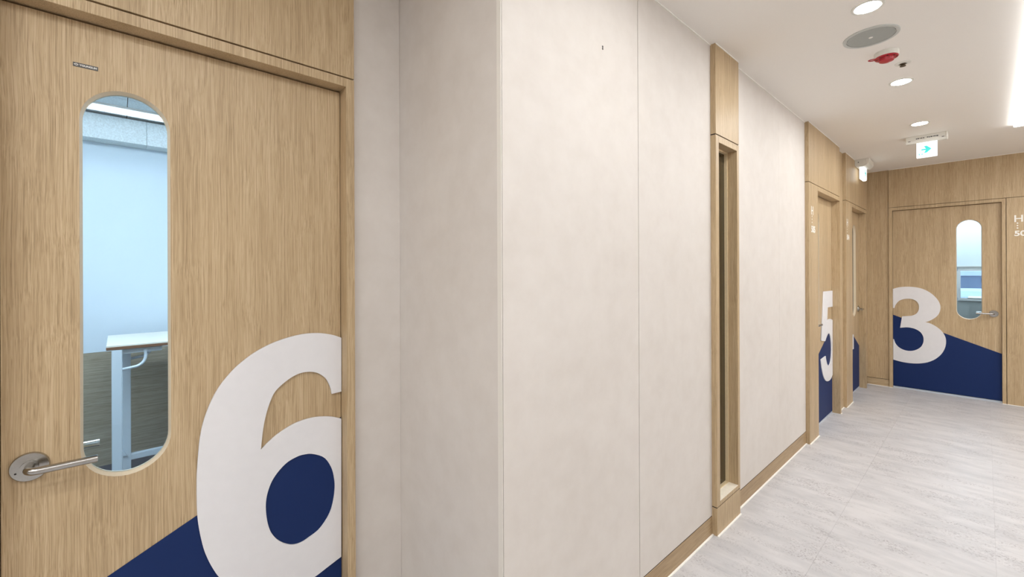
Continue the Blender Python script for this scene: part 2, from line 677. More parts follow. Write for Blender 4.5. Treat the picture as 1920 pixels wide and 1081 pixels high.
# two fixing plugs of an old notice, one above the other
for zc in (2.2115, 2.2035):
    lathe('fixing_plug', [(0.0, -0.0012), (0.0036, -0.0012), (0.0042, 0.0)], (1.3435, 0.0, zc), (0, 1, 0), M['plate'], wl, seg=12,
          label='small dark fixing plug')

bl = empty('baseboard_left', (0.86, 0, 0), kind='structure')
for x0, x1 in ((XC, 2.285), (2.593, 4.0285), (5.143, 5.376)):
    box('board', x0, x1, -0.001, 0.005, 0.0, BZ - (0.008 if x0 > 5 else 0), M['oak_x'] if x0 < 5 else M['oak'], bl, bevel=0.0008)
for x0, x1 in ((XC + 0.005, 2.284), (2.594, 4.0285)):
    box('joint', x0, x1, 0.0008, 0.006, BZ - 0.0005, BZ + 0.0045, M['core'], bl)  # dark strip standing in for the shade in the gap above the board
for x0, x1, y in ((XC, 2.284, -0.001), (2.594, 4.03, -0.001), (2.284, 2.594, -0.027), (4.03, 4.303, -0.027), (5.104, 5.14, -0.027),
                  (5.143, 5.376, -0.001), (5.379, 5.668, -0.027)):
    box('sealant_bead', x0, x1, y - 0.008, y, 0.0, 0.004, M['sealant'], bl)
tl = empty('trim_1', (0.86, 0, H), kind='structure')
for x0, x1, y in ((XC, 2.284, 0.0), (2.594, 4.03, 0.0), (2.284, 2.594, -0.027), (4.03, 5.104, -0.027), (5.104, 5.376, -0.0), (5.379, 6.465, -0.027)):
    box('sealant_bead', x0, x1, y - 0.0035, y, H - 0.0045, H, M['sealant'], tl)

# ---- return wall of the set-back, facing the photographer
wr = empty('wall_return', (XC, 0.3, 0), kind='structure')
box('wall_panel', XC, XC + 0.02, 0.0185, YN + 0.02, 0.0, H, M['cement'], wr, bevel=0.0004)
# ---- set-back wall beside and left of the nearest door
wn = empty('wall_near', (0.7, YN, 0), kind='structure')
box('wall_panel', 0.6425, XC - 0.0005, YN, YN + 0.02, 0.0, H, M['cement'], wn, bevel=0.0004)
box('wall_core', 0.6425, XC + 0.02, YN + 0.021, YN + 0.12, 0, H, M['core'], wn)
box('wall_core', XB, -0.243, YN + 0.021, YN + 0.12, 0, H, M['core'], wn)
box('wall_core', -0.243, 0.6425, YN + 0.021, YN + 0.12, GROOVE - 0.02, H, M['core'], wn)
box('wood_panel', -0.60, -0.245, YD, YN + 0.02, 0, GROOVE - 0.0025, M['oak'], wn, bevel=0.0008)
box('wood_panel', -0.60, 0.642, YD, YN + 0.02, GROOVE + 0.0025, H, M['oak'], wn, bevel=0.0008)
box('wall_panel', XB, -0.603, YN, YN + 0.02, 0, H, M['cement'], wn, bevel=0.0006)

# ---- end wall
we = empty('wall_end', (XE, -1.2, 0), kind='structure')
box('wall_core', XE + 0.025, XE + 0.12, -0.199, 0.02, 0, H, M['core'], we)
box('wall_core', XE + 0.025, XE + 0.12, -1.107, -0.199, 2.10, H, M['core'], we)
box('wall_core', XE + 0.025, XE + 0.12, YR, -1.107, 0, H, M['core'], we)
box('wood_panel', XE + 0.014, XE + 0.03, -0.196, 0.02, 0.0865, H, M['oak'], we, bevel=0.0006)
box('wood_panel', XE, XE + 0.03, YR, -0.199, 2.1065, H, M['oak'], we, bevel=0.0006)
box('wood_panel', XE, XE + 0.03, -1.72, -1.1105, 0.0, 2.1025, M['oak'], we, bevel=0.0006)
box('wood_panel', XE, XE + 0.03, YR, -1.7235, 0.0, 2.1025, M['oak'], we, bevel=0.0006)
be = empty('baseboard_end', (XE, -0.1, 0), kind='structure')
box('joint', XE + 0.0155, XE + 0.025, -0.196, 0.02, 0.081, 0.087, M['core'], be)  # groove shade put in as a dark strip
box('board', XE + 0.0135, XE + 0.03, -0.196, 0.02, 0.0, 0.082, M['oak_y'], be, bevel=0.0008)
for y0, y1, x in ((-0.196, 0.0, XE + 0.013), (-0.230, -0.199, XE), (-1.107, -1.078, XE), (YR, -1.1105, XE)):
    box('sealant_bead', x - 0.008, x, y0, y1, 0, 0.004, M['sealant'], be)
te = empty('trim_2', (XE, -1.2, H), kind='structure')
box('sealant_bead', XE - 0.004, XE, YR, -0.199, H - 0.004, H, M['sealant'], te)


# ------------------------------------------------------------------ doors
def handle(parent, c, out, along, mat=None, label=None, hole=True):
    """Round rose with a bent bar lever. out: unit vector away from the leaf, along: direction of the bar."""
    out, along = Vector(out), Vector(along)
    c = Vector(c)
    rose = lathe('handle', [(0, 0.0), (0.0352, 0.0), (0.0352, 0.006), (0.0335, 0.0085), (0.0165, 0.0090), (0.0160, 0.0165), (0.0, 0.0165)],
                 c, out, M['steel'], parent, seg=48, label=label or 'brushed steel lever handle on a round rose')
    p = [c + out * 0.010]
    R = 0.020
    L0 = 0.052 - R
    p.append(c + out * L0)
    for k in range(1, 9):
        a = PI / 2 * k / 8
        p.append(c + out * (L0 + R * math.sin(a)) + along * (R * (1 - math.cos(a))))
    p.append(c + out * 0.052 + along * 0.124)
    tube('lever', p, 0.0092, M['steel'], rose, seg=20)
    if hole:
        q = c - along * 0.0235 + Vector((0, 0, -0.010))
        lathe('release_hole', [(0, 0.0006), (0.0022, 0.0006), (0.0022, 0)], q + out * 0.0086, out, M['black'], rose, seg=10)
    return rose


def door_leaf(door, face, u0, u1, w, z0, z1, win, navy, numeral, thick=0.042, sign=1, glass='pane', extra_holes=None):
    """Leaf with a long round-ended window, a navy lower part and a big cropped numeral.
    face 'y': u is X and the leaf looks to -Y; face 'x': u is Y and the leaf looks to -X."""
    uc, r, wz0, wz1 = win
    leaf = plate('leaf', [rect(u0, u1, z0, z1), stadium(uc, r, wz0, wz1)], face, w, w + thick, M['oak'], door)
    # sloping lining round the opening, then a straight reveal
    bm = bmesh.new()
    k = 0.0050
    rings = []
    for ins, dw in ((0.0, 0.0), (k, 0.021), (k, thick - 0.012), (0.0, thick)):
        rings.append([bm.verts.new((a, w + dw, b) if face == 'y' else (w + dw, a, b)) for a, b in stadium(uc, r - ins, wz0 + ins, wz1 - ins, 24)])
    for ra, rb_ in zip(rings, rings[1:]):
        for i in range(len(ra)):
            j = (i + 1) % len(ra)
            bm.faces.new((ra[i], ra[j], rb_[j], rb_[i]))
    from_bm('window_lining', bm, M['ring'], leaf)
    plate('glass', [stadium(uc, r - k + 0.001, wz0 + k - 0.001, wz1 - k + 0.001)], face, w + 0.0205, w + 0.0265, M[glass], leaf,
          label=None if glass == 'pane' else 'dark tinted glass')
    plate('navy_panel', [navy], face, w - 0.0022, w, M['navy'], leaf, label='navy blue lower panel with a slanting top')
    plate('numeral', numeral, face, w - 0.0085, w - 0.0002, M['white'], leaf, label='big white numeral cropped by the door edge')
    return leaf


# outlines of the numerals, in metres on their doors
SIX = [(0.6101, 1.1295), (0.5845, 1.1408), (0.5539, 1.1497), (0.5197, 1.1553), (0.4785, 1.1559), (0.4386, 1.1505), (0.4002, 1.1412), (0.363, 1.1277), (0.3271, 1.109), (0.2993, 1.0896), (0.2721, 1.066), (0.2456, 1.0353), (0.2262, 1.0061), (0.2103, 0.973), (0.1977, 0.9378), (0.1884, 0.9024), (0.1821, 0.8627), (0.1783, 0.8152), (0.1752, 0.7632), (0.1745, 0.7185), (0.175, 0.6772), (0.1761, 0.6393), (0.1799, 0.6003), (0.186, 0.5603), (0.1936, 0.5231), (0.206, 0.4835), (0.2201, 0.4483), (0.2319, 0.4251), (0.2573, 0.386), (0.2908, 0.3478), (0.3254, 0.3195), (0.365, 0.2982), (0.4061, 0.2857), (0.4488, 0.2833), (0.51, 0.2921), (0.5614, 0.3083), (0.607, 0.323), (0.609, 0.8306), (0.5791, 0.8439), (0.5442, 0.8532), (0.5104, 0.8574), (0.4775, 0.8559), (0.4495, 0.8505), (0.4221, 0.8402), (0.3954, 0.8269), (0.3694, 0.8089), (0.3461, 0.7888), (0.3498, 0.8304), (0.355, 0.8698), (0.3624, 0.9049), (0.3716, 0.9357), (0.3846, 0.966), (0.3997, 0.9839), (0.4226, 1.0016), (0.446, 1.0146), (0.4699, 1.0218), (0.4964, 1.0219), (0.5193, 1.0156), (0.5362, 1.0054), (0.5533, 0.9893), (0.5641, 0.9695), (0.5715, 0.948), (0.5749, 0.9285), (0.6094, 0.931)]
SIX_HOLE = [(0.5031, 0.7316), (0.5368, 0.7139), (0.5584, 0.6907), (0.5758, 0.6539), (0.5837, 0.6152), (0.5854, 0.5829), (0.5808, 0.5437), (0.5709, 0.5067), (0.5533, 0.4775), (0.5274, 0.4522), (0.498, 0.4401), (0.4693, 0.4326), (0.4414, 0.4368), (0.4143, 0.4539), (0.3915, 0.4781), (0.3748, 0.5078), (0.365, 0.5426), (0.3604, 0.5813), (0.3605, 0.6141), (0.366, 0.6449), (0.3791, 0.6777), (0.3998, 0.7043), (0.4267, 0.7255), (0.4583, 0.7354), (0.4784, 0.736)]
THREE = [(-0.2311, 1.153), (-0.2756, 1.1707), (-0.3219, 1.179), (-0.3675, 1.1821), (-0.4199, 1.1782), (-0.4714, 1.1654), (-0.515, 1.1435), (-0.5579, 1.108), (-0.5932, 1.0638), (-0.6176, 1.0157), (-0.6279, 0.9651), (-0.6221, 0.9107), (-0.6031, 0.8651), (-0.5712, 0.8282), (-0.5354, 0.8005), (-0.5051, 0.785), (-0.5425, 0.7762), (-0.5851, 0.7502), (-0.6236, 0.7143), (-0.6512, 0.673), (-0.6669, 0.6258), (-0.6702, 0.5774), (-0.6625, 0.5179), (-0.6401, 0.4562), (-0.6085, 0.4076), (-0.5696, 0.3674), (-0.5194, 0.335), (-0.4612, 0.315), (-0.402, 0.3059), (-0.3417, 0.3059), (-0.2881, 0.3122), (-0.2282, 0.3251), (-0.229, 0.5639), (-0.2385, 0.565), (-0.25, 0.5226), (-0.2733, 0.4839), (-0.3079, 0.4574), (-0.3498, 0.4443), (-0.395, 0.4483), (-0.436, 0.4689), (-0.4692, 0.5034), (-0.4876, 0.5508), (-0.4914, 0.5914), (-0.4857, 0.6309), (-0.4661, 0.669), (-0.4331, 0.6961), (-0.3959, 0.7098), (-0.3507, 0.7138), (-0.2933, 0.7033), (-0.3107, 0.8368), (-0.3588, 0.8444), (-0.3964, 0.8522), (-0.43, 0.8749), (-0.45, 0.9126), (-0.4546, 0.9572), (-0.4474, 0.9952), (-0.4268, 1.0245), (-0.397, 1.0404), (-0.3632, 1.044), (-0.3252, 1.0373), (-0.2867, 1.0159), (-0.261, 0.9805), (-0.25, 0.9539), (-0.2452, 0.9297), (-0.2303, 0.9288)]
FIVE = [(5.1035, 1.1773), (4.7713, 1.1789), (4.6688, 0.7412), (4.81, 0.7211), (4.8469, 0.7445), (4.8954, 0.7716), (4.9521, 0.7798), (5.0052, 0.7511), (5.039, 0.6863), (5.0493, 0.6094), (5.0323, 0.5361), (4.9927, 0.49), (4.9351, 0.4723), (4.8794, 0.5018), (4.8433, 0.5483), (4.8257, 0.5826), (4.6556, 0.5744), (4.682, 0.504), (4.7331, 0.4245), (4.8037, 0.3676), (4.8765, 0.3414), (4.9706, 0.3344), (5.0405, 0.346), (5.0883, 0.3666), (5.0982, 0.8942), (5.0392, 0.9073), (4.9812, 0.9126), (4.9241, 0.9077), (4.8865, 0.8968), (4.9075, 1.0264), (5.1006, 1.0228)]

# --- door 6, set back, right beside the photographer
d1 = empty('door_1', (0.2, YD, 0), kind='structure')
d1['label'] = 'oak door with a big white 6 nearest the front, lever at its left'
for x0, x1 in ((-0.243, -0.2125), (0.612, 0.642)):
    box('jamb', x0, x1, YD, YN + 0.115, 0, GROOVE - 0.0025, M['oak'], d1, bevel=0.0008)
box('header', -0.2125, 0.612, YD, YN + 0.115, 2.042, GROOVE - 0.0025, M['oak'], d1, bevel=0.0006)
box('stop', -0.2125, 0.612, 0.6925, 0.712, 2.022, 2.042, M['oak'], d1)
leaf1 = door_leaf(d1, 'y', -0.2105, 0.6095, 0.650, 0.010, 2.036, (0.0205, 0.0945, 0.809, 1.875),
                  [(-0.2105, 0.010), (0.6095, 0.010), (0.6095, 0.8346), (-0.2105, 0.4600)],
                  [smooth_loop(SIX), smooth_loop(SIX_HOLE, 80)])
handle(d1, (-0.163, 0.650, 0.889), (0, -1, 0), (1, 0, 0))
handle(d1, (-0.163, 0.692, 0.889), (0, 1, 0), (1, 0, 0), label='inner lever seen through the glass')
plate('maker_plate', [rect(-0.0855, -0.0375, 1.9155, 1.9262)], 'y', 0.6488, 0.650, M['plate'], leaf1, label='small dark maker plate near the top')
text('plate_lettering', 'YOUNGLIM', 0.0062, -0.0735, 1.9186, 0.6486, 'y', 1, M['letter'], leaf1, bold=0.00018, sx=1.04, thick=0.0004)
# emblem: a ring with a slanting tail on both sides
tube('plate_emblem', [(-0.0793 + 0.0022 * math.cos(a) * 1.25, 0.6486, 1.9209 + 0.0020 * math.sin(a)) for a in [2 * PI * k / 16 for k in range(16)]],
     0.0007, M['letter'], leaf1, seg=6, closed=True)
for s in (-1, 1):
    plate('plate_emblem', [[(-0.0793 + s * 0.0022, 1.9209 - 0.0008), (-0.0793 + s * 0.0052, 1.9209 - 0.0002 * s), (-0.0793 + s * 0.0022, 1.9209 + 0.0012)]],
          'y', 0.6483, 0.6487, M['letter'], leaf1)

# --- door 5 on the long wall
d2 = empty('door_2', (4.6, -0.027, 0), kind='structure')
d2['label'] = 'oak door with a big white 5 on the long pale wall'
box('side_panel', 4.030, 4.303, -0.027, 0.13, 0, GROOVE - 0.0025, M['oak'], d2, bevel=0.0008)
box('jamb', 5.104, 5.140, -0.027, 0.13, 0, GROOVE - 0.0025, M['oak'], d2, bevel=0.0008)
box('header', 4.303, 5.104, -0.027, 0.13, 2.035, GROOVE - 0.0025, M['oak'], d2, bevel=0.0008)
box('overpanel', 4.030, 5.104, -0.027, 0.02, GROOVE + 0.0025, H, M['oak'], d2, bevel=0.0008)
box('overpanel', 5.104, 5.1415, -0.002, 0.02, GROOVE - 0.0025, H, M['oak'], d2)
box('threshold', 4.303, 5.104, 0.038, 0.085, 0.0, 0.014, M['alu'], d2)  # pale strip on the floor under the leaf
door_leaf(d2, 'y', 4.3045, 5.1010, 0.040, 0.018, 2.030, (4.558, 0.0945, 0.838, 1.904),
          [(4.3045, 0.018), (5.1010, 0.018), (5.1010, 0.833), (4.3045, 0.500)],
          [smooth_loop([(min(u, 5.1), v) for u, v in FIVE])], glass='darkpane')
handle(d2, (4.352, 0.040, 0.905), (0, -1, 0), (1, 0, 0))

# --- door 4 further along
d3 = empty('door_3', (6.0, -0.027, 0), kind='structure')
d3['label'] = 'oak door in the far left corner, only a white numeral tip showing'
box('side_panel', 5.379, 5.668, -0.027, 0.13, 0, GROOVE - 0.0025, M['oak'], d3, bevel=0.0008)
box('jamb', 6.430, 6.465, -0.027, 0.13, 0, GROOVE - 0.0025, M['oak'], d3, bevel=0.0008)
box('header', 5.668, 6.430, -0.027, 0.13, 2.035, GROOVE - 0.0025, M['oak'], d3, bevel=0.0008)
box('overpanel', 5.379, 6.465, -0.027, 0.02, GROOVE + 0.0025, H, M['oak'], d3, bevel=0.0008)
box('threshold', 5.668, 6.430, 0.038, 0.085, 0.0, 0.014, M['alu'], d3)
FOUR = [(5.672, 1.174), (5.960, 1.174), (5.960, 0.655), (6.085, 0.655), (6.085, 0.495), (5.960, 0.495), (5.960, 0.330), (5.770, 0.330), (5.770, 0.495), (5.672, 0.495)]
FOUR_HOLE = [(5.700, 0.655), (5.770, 0.655), (5.770, 0.930)]
door_leaf(d3, 'y', 5.6695, 6.4275, 0.040, 0.018, 2.030, (6.171, 0.0945, 0.849, 1.888),
          [(5.6695, 0.018), (6.4275, 0.018), (6.4275, 0.492), (5.6695, 0.838)],
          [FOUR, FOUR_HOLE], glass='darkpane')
handle(d3, (6.384, 0.040, 0.925), (0, -1, 0), (-1, 0, 0))

# --- door 3 in the end wall
d4 = empty('door_4', (XE, -0.65, 0), kind='structure')
d4['label'] = 'oak door with a big white 3 in the end wall'
box('jamb', XE, XE + 0.12, -0.230, -0.1985, 0, 2.1025, M['oak'], d4, bevel=0.0008)
box('jamb', XE, XE + 0.12, -1.1065, -1.0785, 0, 2.1025, M['oak'], d4, bevel=0.0008)
box('header', XE, XE + 0.12, -1.0785, -0.230, 2.069, 2.1025, M['oak'], d4, bevel=0.0006)
box('threshold', XE + 0.033, XE + 0.085, -1.0785, -0.230, 0.0, 0.017, M['alu'], d4)
xl = XE + 0.035
door_leaf(d4, 'x', -1.0765, -0.2320, xl, 0.022, 2.065, (-0.8455, 0.096, 0.844, 1.911),
          [(-1.0765, 0.022), (-0.2320, 0.022), (-0.2320, 0.850), (-1.0765, 0.506)],
          [smooth_loop([(min(u, -0.2322), v) for u, v in THREE])])
handle(d4, (xl, -1.021, 0.916), (-1, 0, 0), (0, 1, 0))
handle(d4, (xl + 0.042, -1.021, 0.916), (1, 0, 0), (0, 1, 0), label='inner lever behind the leaf')

# unseen door stops added behind the leaf edges to block light from the rooms
for y0, y1, z0, z1 in ((-0.250, -0.230, 0.02, 2.069), (-1.0785, -1.060, 0.02, 2.069), (-1.0785, -0.230, 2.050, 2.069)):
    box('stop', xl + 0.0425, xl + 0.060, y0, y1, z0, z1, M['oak'], d4)
for x0, x1 in ((-0.2125, -0.196), (0.596, 0.612)):
    box('stop', x0, x1, 0.6925, 0.712, 0.0, 2.042, M['oak'], d1)
# unseen slab added to keep sky light out of the side door gaps
tag(box('wall_room_7', 0.945, 6.80, 0.135, 0.175, 0, H, M['cement']), kind='structure')

# ------------------------------------------------------------------ slit window in the long wall
w1 = empty('window_1', (2.44, -0.027, 0), kind='structure')
w1['label'] = 'tall narrow window slit in an oak surround on the pale wall'
box('overpanel', 2.284, 2.594, -0.027, 0.02, 2.082, H, M['oak'], w1, bevel=0.001)
box('jamb', 2.284, 2.322, -0.027, 0.075, 0.148, 2.077, M['oak'], w1, bevel=0.001)
box('jamb', 2.566, 2.594, -0.027, 0.075, 0.148, 2.077, M['oak'], w1, bevel=0.001)
box('header', 2.322, 2.566, -0.027, 0.075, 2.042, 2.077, M['oak'], w1, bevel=0.001)
box('bottom_rail', 2.322, 2.566, -0.027, 0.0, 0.148, 0.171, M['oak'], w1, bevel=0.001)
box('sill', 2.322, 2.566, -0.0265, 0.075, 0.160, 0.1715, M['sill'], w1, label='pale stone-coloured sill')
box('base_block', 2.284, 2.594, -0.027, 0.02, 0.0, 0.144, M['oak'], w1, bevel=0.0008)
box('joint', 2.2845, 2.5935, -0.0255, 0.018, 0.1435, 0.1485, M['core'], w1)  # this dark strip and the next stand for the shade in the grooves
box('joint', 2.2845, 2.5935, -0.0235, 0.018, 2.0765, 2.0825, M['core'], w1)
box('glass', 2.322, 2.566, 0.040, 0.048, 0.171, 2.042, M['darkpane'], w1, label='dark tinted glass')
box('bead', 2.558, 2.566, 0.024, 0.040, 0.1715, 2.042, M['beech'], w1)
box('bead', 2.322, 2.330, 0.024, 0.040, 0.1715, 2.042, M['beech'], w1)
box('bead', 2.330, 2.558, 0.024, 0.040, 2.034, 2.042, M['beech'], w1)
box('bead', 2.330, 2.558, 0.024, 0.040, 0.1715, 0.177, M['beech'], w1)


# ------------------------------------------------------------------ room number lettering
def room_sign(face, u, w, d, digits, z0, label):
    """H over three dots over a room number, in white vinyl."""
    loc = (u, w, z0) if face == 'y' else (w, u, z0)
    s = empty('room_sign', loc, label, 'sign', 'white room number letterings')
    t0, t1 = w - 0.0008, w

    def bar(bm, a0, a1, b0, b1):
        if face == 'y':
            bm_box(bm, u + d * a0, u + d * a1, t0, t1, z0 + b0, z0 + b1)
        else:
            bm_box(bm, t0, t1, u + d * a0, u + d * a1, z0 + b0, z0 + b1)
    # letter H as one outline
    o = [(0, .142), (.012, .142), (.012, .171), (.045, .171), (.045, .142), (.057, .142), (.057, .211), (.045, .211), (.045, .181), (.012, .181), (.012, .211), (0, .211)]
    plate('letter', [[(u + d * a, z0 + b) for a, b in o]], face, t0, t1, M['letter'], s)
    for k in range(3):
        zc = z0 + 0.130 - 0.0245 * k
        lathe('dot', [(0, 0.0008), (0.0062, 0.0008), (0.0062, 0)], (u + d * 0.021, w, zc) if face == 'y' else (w, u + d * 0.021, zc),
              (0, -1, 0) if face == 'y' else (-1, 0, 0), M['letter'], s, seg=16)
    text('number', digits, 0.072, u, z0, w - 0.0004, face, d, M['letter'], s, bold=0.0022, sx=1.10)
    return s


room_sign('y', 4.096, -0.027, 1, '505', 1.677, 'white H 505 lettering on the oak panel left of the door with a big 5')
room_sign('y', 5.410, -0.027, 1, '504', 1.680, 'white H 504 lettering on the oak panel in the far left corner')
room_sign('x', -1.163, XE, -1, '503', 1.711, 'white H 50 lettering at the picture edge, right of the door with a big 3')

# ------------------------------------------------------------------ ceiling fixtures
LD = [(1.343, None), (2.484, 'round recessed downlight cut by the top edge, in front of the grey ceiling speaker'),
      (3.625, 'round recessed downlight just beyond the red detector and sprinkler'),
      (4.767, 'round recessed downlight right before the hanging exit sign')]
for x, lab in [(-0.939, None), (0.202, None)] + LD:
    g = empty('downlight', (x, -0.612, H), lab or ('round recessed downlight %s the photographer' % {-0.939: 'close behind', 0.202: 'right above', 1.343: 'just ahead of'}[x]),
              'ceiling light', 'round downlights of the corridor')
    lathe('trim_ring', [(0.0600, 0.0), (0.0595, 0.0022), (0.0500, 0.0034), (0.0470, 0.0022), (0.0455, 0.0)], (x, -0.612, H), (0, 0, -1), M['plastic'], g, seg=48)
    lathe('lamp_face', [(0.0, 0.0012), (0.0460, 0.0012)], (x, -0.612, H), (0, 0, -1), M['lamp'], g, seg=40, smooth=False)

st = empty('linear_light', (1.5, -1.17, H), 'long white linear ceiling light at the top right edge of the picture', 'ceiling light')
box('housing', -4.6, 5.385, -1.215, -1.130, H - 0.006, H, M['plastic'], st)
box('lamp_face', -4.595, 5.380, -1.222, -1.122, H - 0.022, H - 0.005, M['strip'], st, bevel=0.004)

# unseen lights added out of view to brighten the return wall and far end
ADDED_LIGHTS = [(3.95, 4.25, -2.28, -1.50, 'short linear ceiling light across the right half, near the far corridor end'),
         (5.4, 5.75, -2.28, -1.50, 'short linear ceiling light across the right half, at the far corridor end'),
         (3.4, 6.3, -2.66, -2.33, 'linear ceiling light along the right side of the far corridor end'),
         (-1.2, 0.6, -2.00, -1.86, 'second linear ceiling light, along the right side of the lobby')]
for x, w in ((-1.5, 'nearer'), (-3.4, 'farther')):
    ADDED_LIGHTS.append((x, x + 0.24, -2.28, -1.30, '%s linear ceiling light across the right half of the lobby' % w))
    ADDED_LIGHTS.append((x, x + 0.24, -1.05, 0.45, '%s linear ceiling light across the left half of the lobby' % w))
for x0, x1, y0, y1, lab in ADDED_LIGHTS:
    lb = empty('linear_light', ((x0 + x1) / 2, (y0 + y1) / 2, H), lab, 'ceiling light')
    box('housing', x0, x1, y0, y1, H - 0.006, H, M['plastic'], lb)
    box('lamp_face', x0 + 0.005, x1 - 0.005, y0 + 0.005, y1 - 0.005, H - 0.008, H - 0.0055, M['strip'], lb)

sp = empty('ceiling_speaker', (2.808, -0.578, H), 'round flush ceiling speaker with a grey grille', 'speaker')
lathe('rim', [(0.1120, 0.0), (0.1115, 0.0045), (0.1000, 0.0062), (0.0975, 0.0050), (0.0970, 0.0)], (2.808, -0.578, H), (0, 0, -1), M['greyring'], sp, seg=64)
lathe('grille', [(0.0, 0.0050), (0.05, 0.0048), (0.0945, 0.0038), (0.0955, 0.0)], (2.808, -0.578, H), (0, 0, -1), M['grille'], sp, seg=64)
lathe('badge', [(0.0, 0.0062), (0.0085, 0.0062), (0.0088, 0.0048)], (2.808, -0.578, H), (0, 0, -1), M['letter'], sp, seg=24)

dx, dy = 3.075, -0.607
dt = empty('heat_detector', (dx, dy, H), 'white ceiling detector under a red dust cap with a pull tab', 'detector')
lathe('base', [(0.0520, 0.0), (0.0525, 0.020), (0.0500, 0.026), (0.0, 0.026)], (dx, dy, H), (0, 0, -1), M['plastic'], dt, seg=48)
rd = lathe('red_cap', [(0.0500, 0.0262), (0.0510, 0.0285), (0.0490, 0.0315), (0.0330, 0.0330), (0.0310, 0.0470), (0.0265, 0.0495), (0.0, 0.0495)],
           (dx, dy, H), (0, 0, -1), M['red'], dt, seg=48, label='red dust cap')
for k in range(8):
    a = 2 * PI * k / 8 + 0.2
    lathe('vent_hole', [(0, 0.0005), (0.0045, 0.0005), (0.0045, 0)], (dx + 0.041 * math.cos(a), dy + 0.041 * math.sin(a), H - 0.0324), (0, 0, -1), M['black'], rd, seg=12)
# pull tab: a loop standing out of the cap's rim towards the left wall
tc = Vector((dx - 0.024, dy + 0.056, H - 0.0305))
td = Vector((-0.4, 0.92, 0)).normalized()
tn = Vector((0.92, 0.4, 0)).normalized()
tube('pull_tab', [tc + td * 0.017 * math.cos(a) + tn * 0.010 * math.sin(a) for a in [2 * PI * k / 24 for k in range(24)]], 0.0026, M['red'], rd, seg=8, closed=True)

sk = empty('sprinkler', (3.304, -0.651, H), 'small bronze sprinkler head in a white ring on the ceiling', 'sprinkler')
lathe('escutcheon', [(0.0360, 0.0), (0.0355, 0.003), (0.0180, 0.0055), (0.0165, 0.0)], (3.304, -0.651, H), (0, 0, -1), M['plastic'], sk, seg=36)
lathe('body', [(0.0, 0.0), (0.0125, 0.0), (0.0125, 0.009), (0.0065, 0.011), (0.0065, 0.016), (0.0, 0.016)], (3.304, -0.651, H), (0, 0, -1), M['brass'], sk, seg=20)
lathe('deflector', [(0.0, 0.016), (0.0135, 0.016), (0.0140, 0.0182), (0.0, 0.0182)], (3.304, -0.651, H), (0, 0, -1), M['brass'], sk, seg=20)

# exit sign hanging across the corridor
es = empty('exit_sign', (5.24, -0.62, H), 'lit hanging exit sign with a teal arrow, across the corridor before the end door', 'exit sign')
prism('housing', [(5.190, H), (5.198, H - 0.040), (5.215, H - 0.058), (5.262, H - 0.058), (5.279, H - 0.040), (5.287, H)], 'y', -0.748, -0.489, M['plastic'], es, bevel=0.002)
box('end_cap', 5.186, 5.291, -0.752, -0.740, H - 0.050, H, M['plastic'], es, bevel=0.004)
fx = 5.1985
for y0, y1 in ((-0.520, -0.504), (-0.733, -0.717)):
    box('slot', 5.1945, 5.200, y0, y1, H - 0.041, H - 0.037, M['black'], es)
# faint row of print on the housing, too small to read
for k, (y, wd_) in enumerate([(-0.556, .007), (-0.566, .010), (-0.580, .008), (-0.590, .006), (-0.600, .009), (-0.625, .010), (-0.638, .007), (-0.648, .012), (-0.664, .018), (-0.684, .012)]):
    box('print_mark', 5.1925, 5.1960, y - wd_, y, H - 0.029 + (k % 3) * 0.001, H - 0.021 + (k % 2) * 0.001, M['plate'], es)
sf = box('sign_panel', 5.224, 5.246, -0.688, -0.557, 2.360, 2.494, M['signface'], es, bevel=0.002)


def arrow(face, u, w, zc, d, s, parent):
    """Chevron-headed arrow pointing along +d."""
    o = [(-.50, -.10), (-.06, -.10), (-.26, -.46), (.04, -.46), (.50, .0), (.04, .46), (-.26, .46), (-.06, .10), (-.50, .10)]
    return plate('arrow', [[(u + d * a * s, zc + b * s) for a, b in o]], face, w - 0.0012, w + 0.0004, M['teal'], parent)


arrow('x', -0.620, 5.2238, 2.428, -1, 0.066, sf)
for y0, y1, z0, z1 in ((-0.5775, -0.571, 2.383, 2.397), (-0.5855, -0.5825, 2.388, 2.393), (-0.596, -0.5895, 2.383, 2.397)):
    box('pictogram', 5.2226, 5.2244, y0, y1, z0, z1, M['teal'], sf)

# second exit sign, tight to the long wall, seen end-on
e2 = empty('exit_sign', (5.95, -0.077, H), 'lit exit sign seen end-on, tight to the wood wall in the far left corner', 'exit sign')
prism('housing', [(-0.004, H), (-0.008, H - 0.042), (-0.040, H - 0.076), (-0.114, H - 0.076), (-0.145, H - 0.042), (-0.149, H)], 'x', 5.82, 6.10, M['plastic'], e2, bevel=0.002)
box('end_cap', 5.816, 5.826, -0.125, -0.010, H - 0.052, H, M['plastic'], e2, bevel=0.003)
lathe('screw', [(0, 0.001), (0.005, 0.001), (0.005, 0)], (5.816, -0.058, H - 0.030), (-1, 0, 0), M['black'], e2, seg=12)
s2 = box('sign_panel', 5.850, 6.020, -0.099, -0.060, 2.342, 2.485, M['signface'], e2, bevel=0.008)
arrow('y', 5.935, -0.0990, 2.412, 1, 0.075, s2)

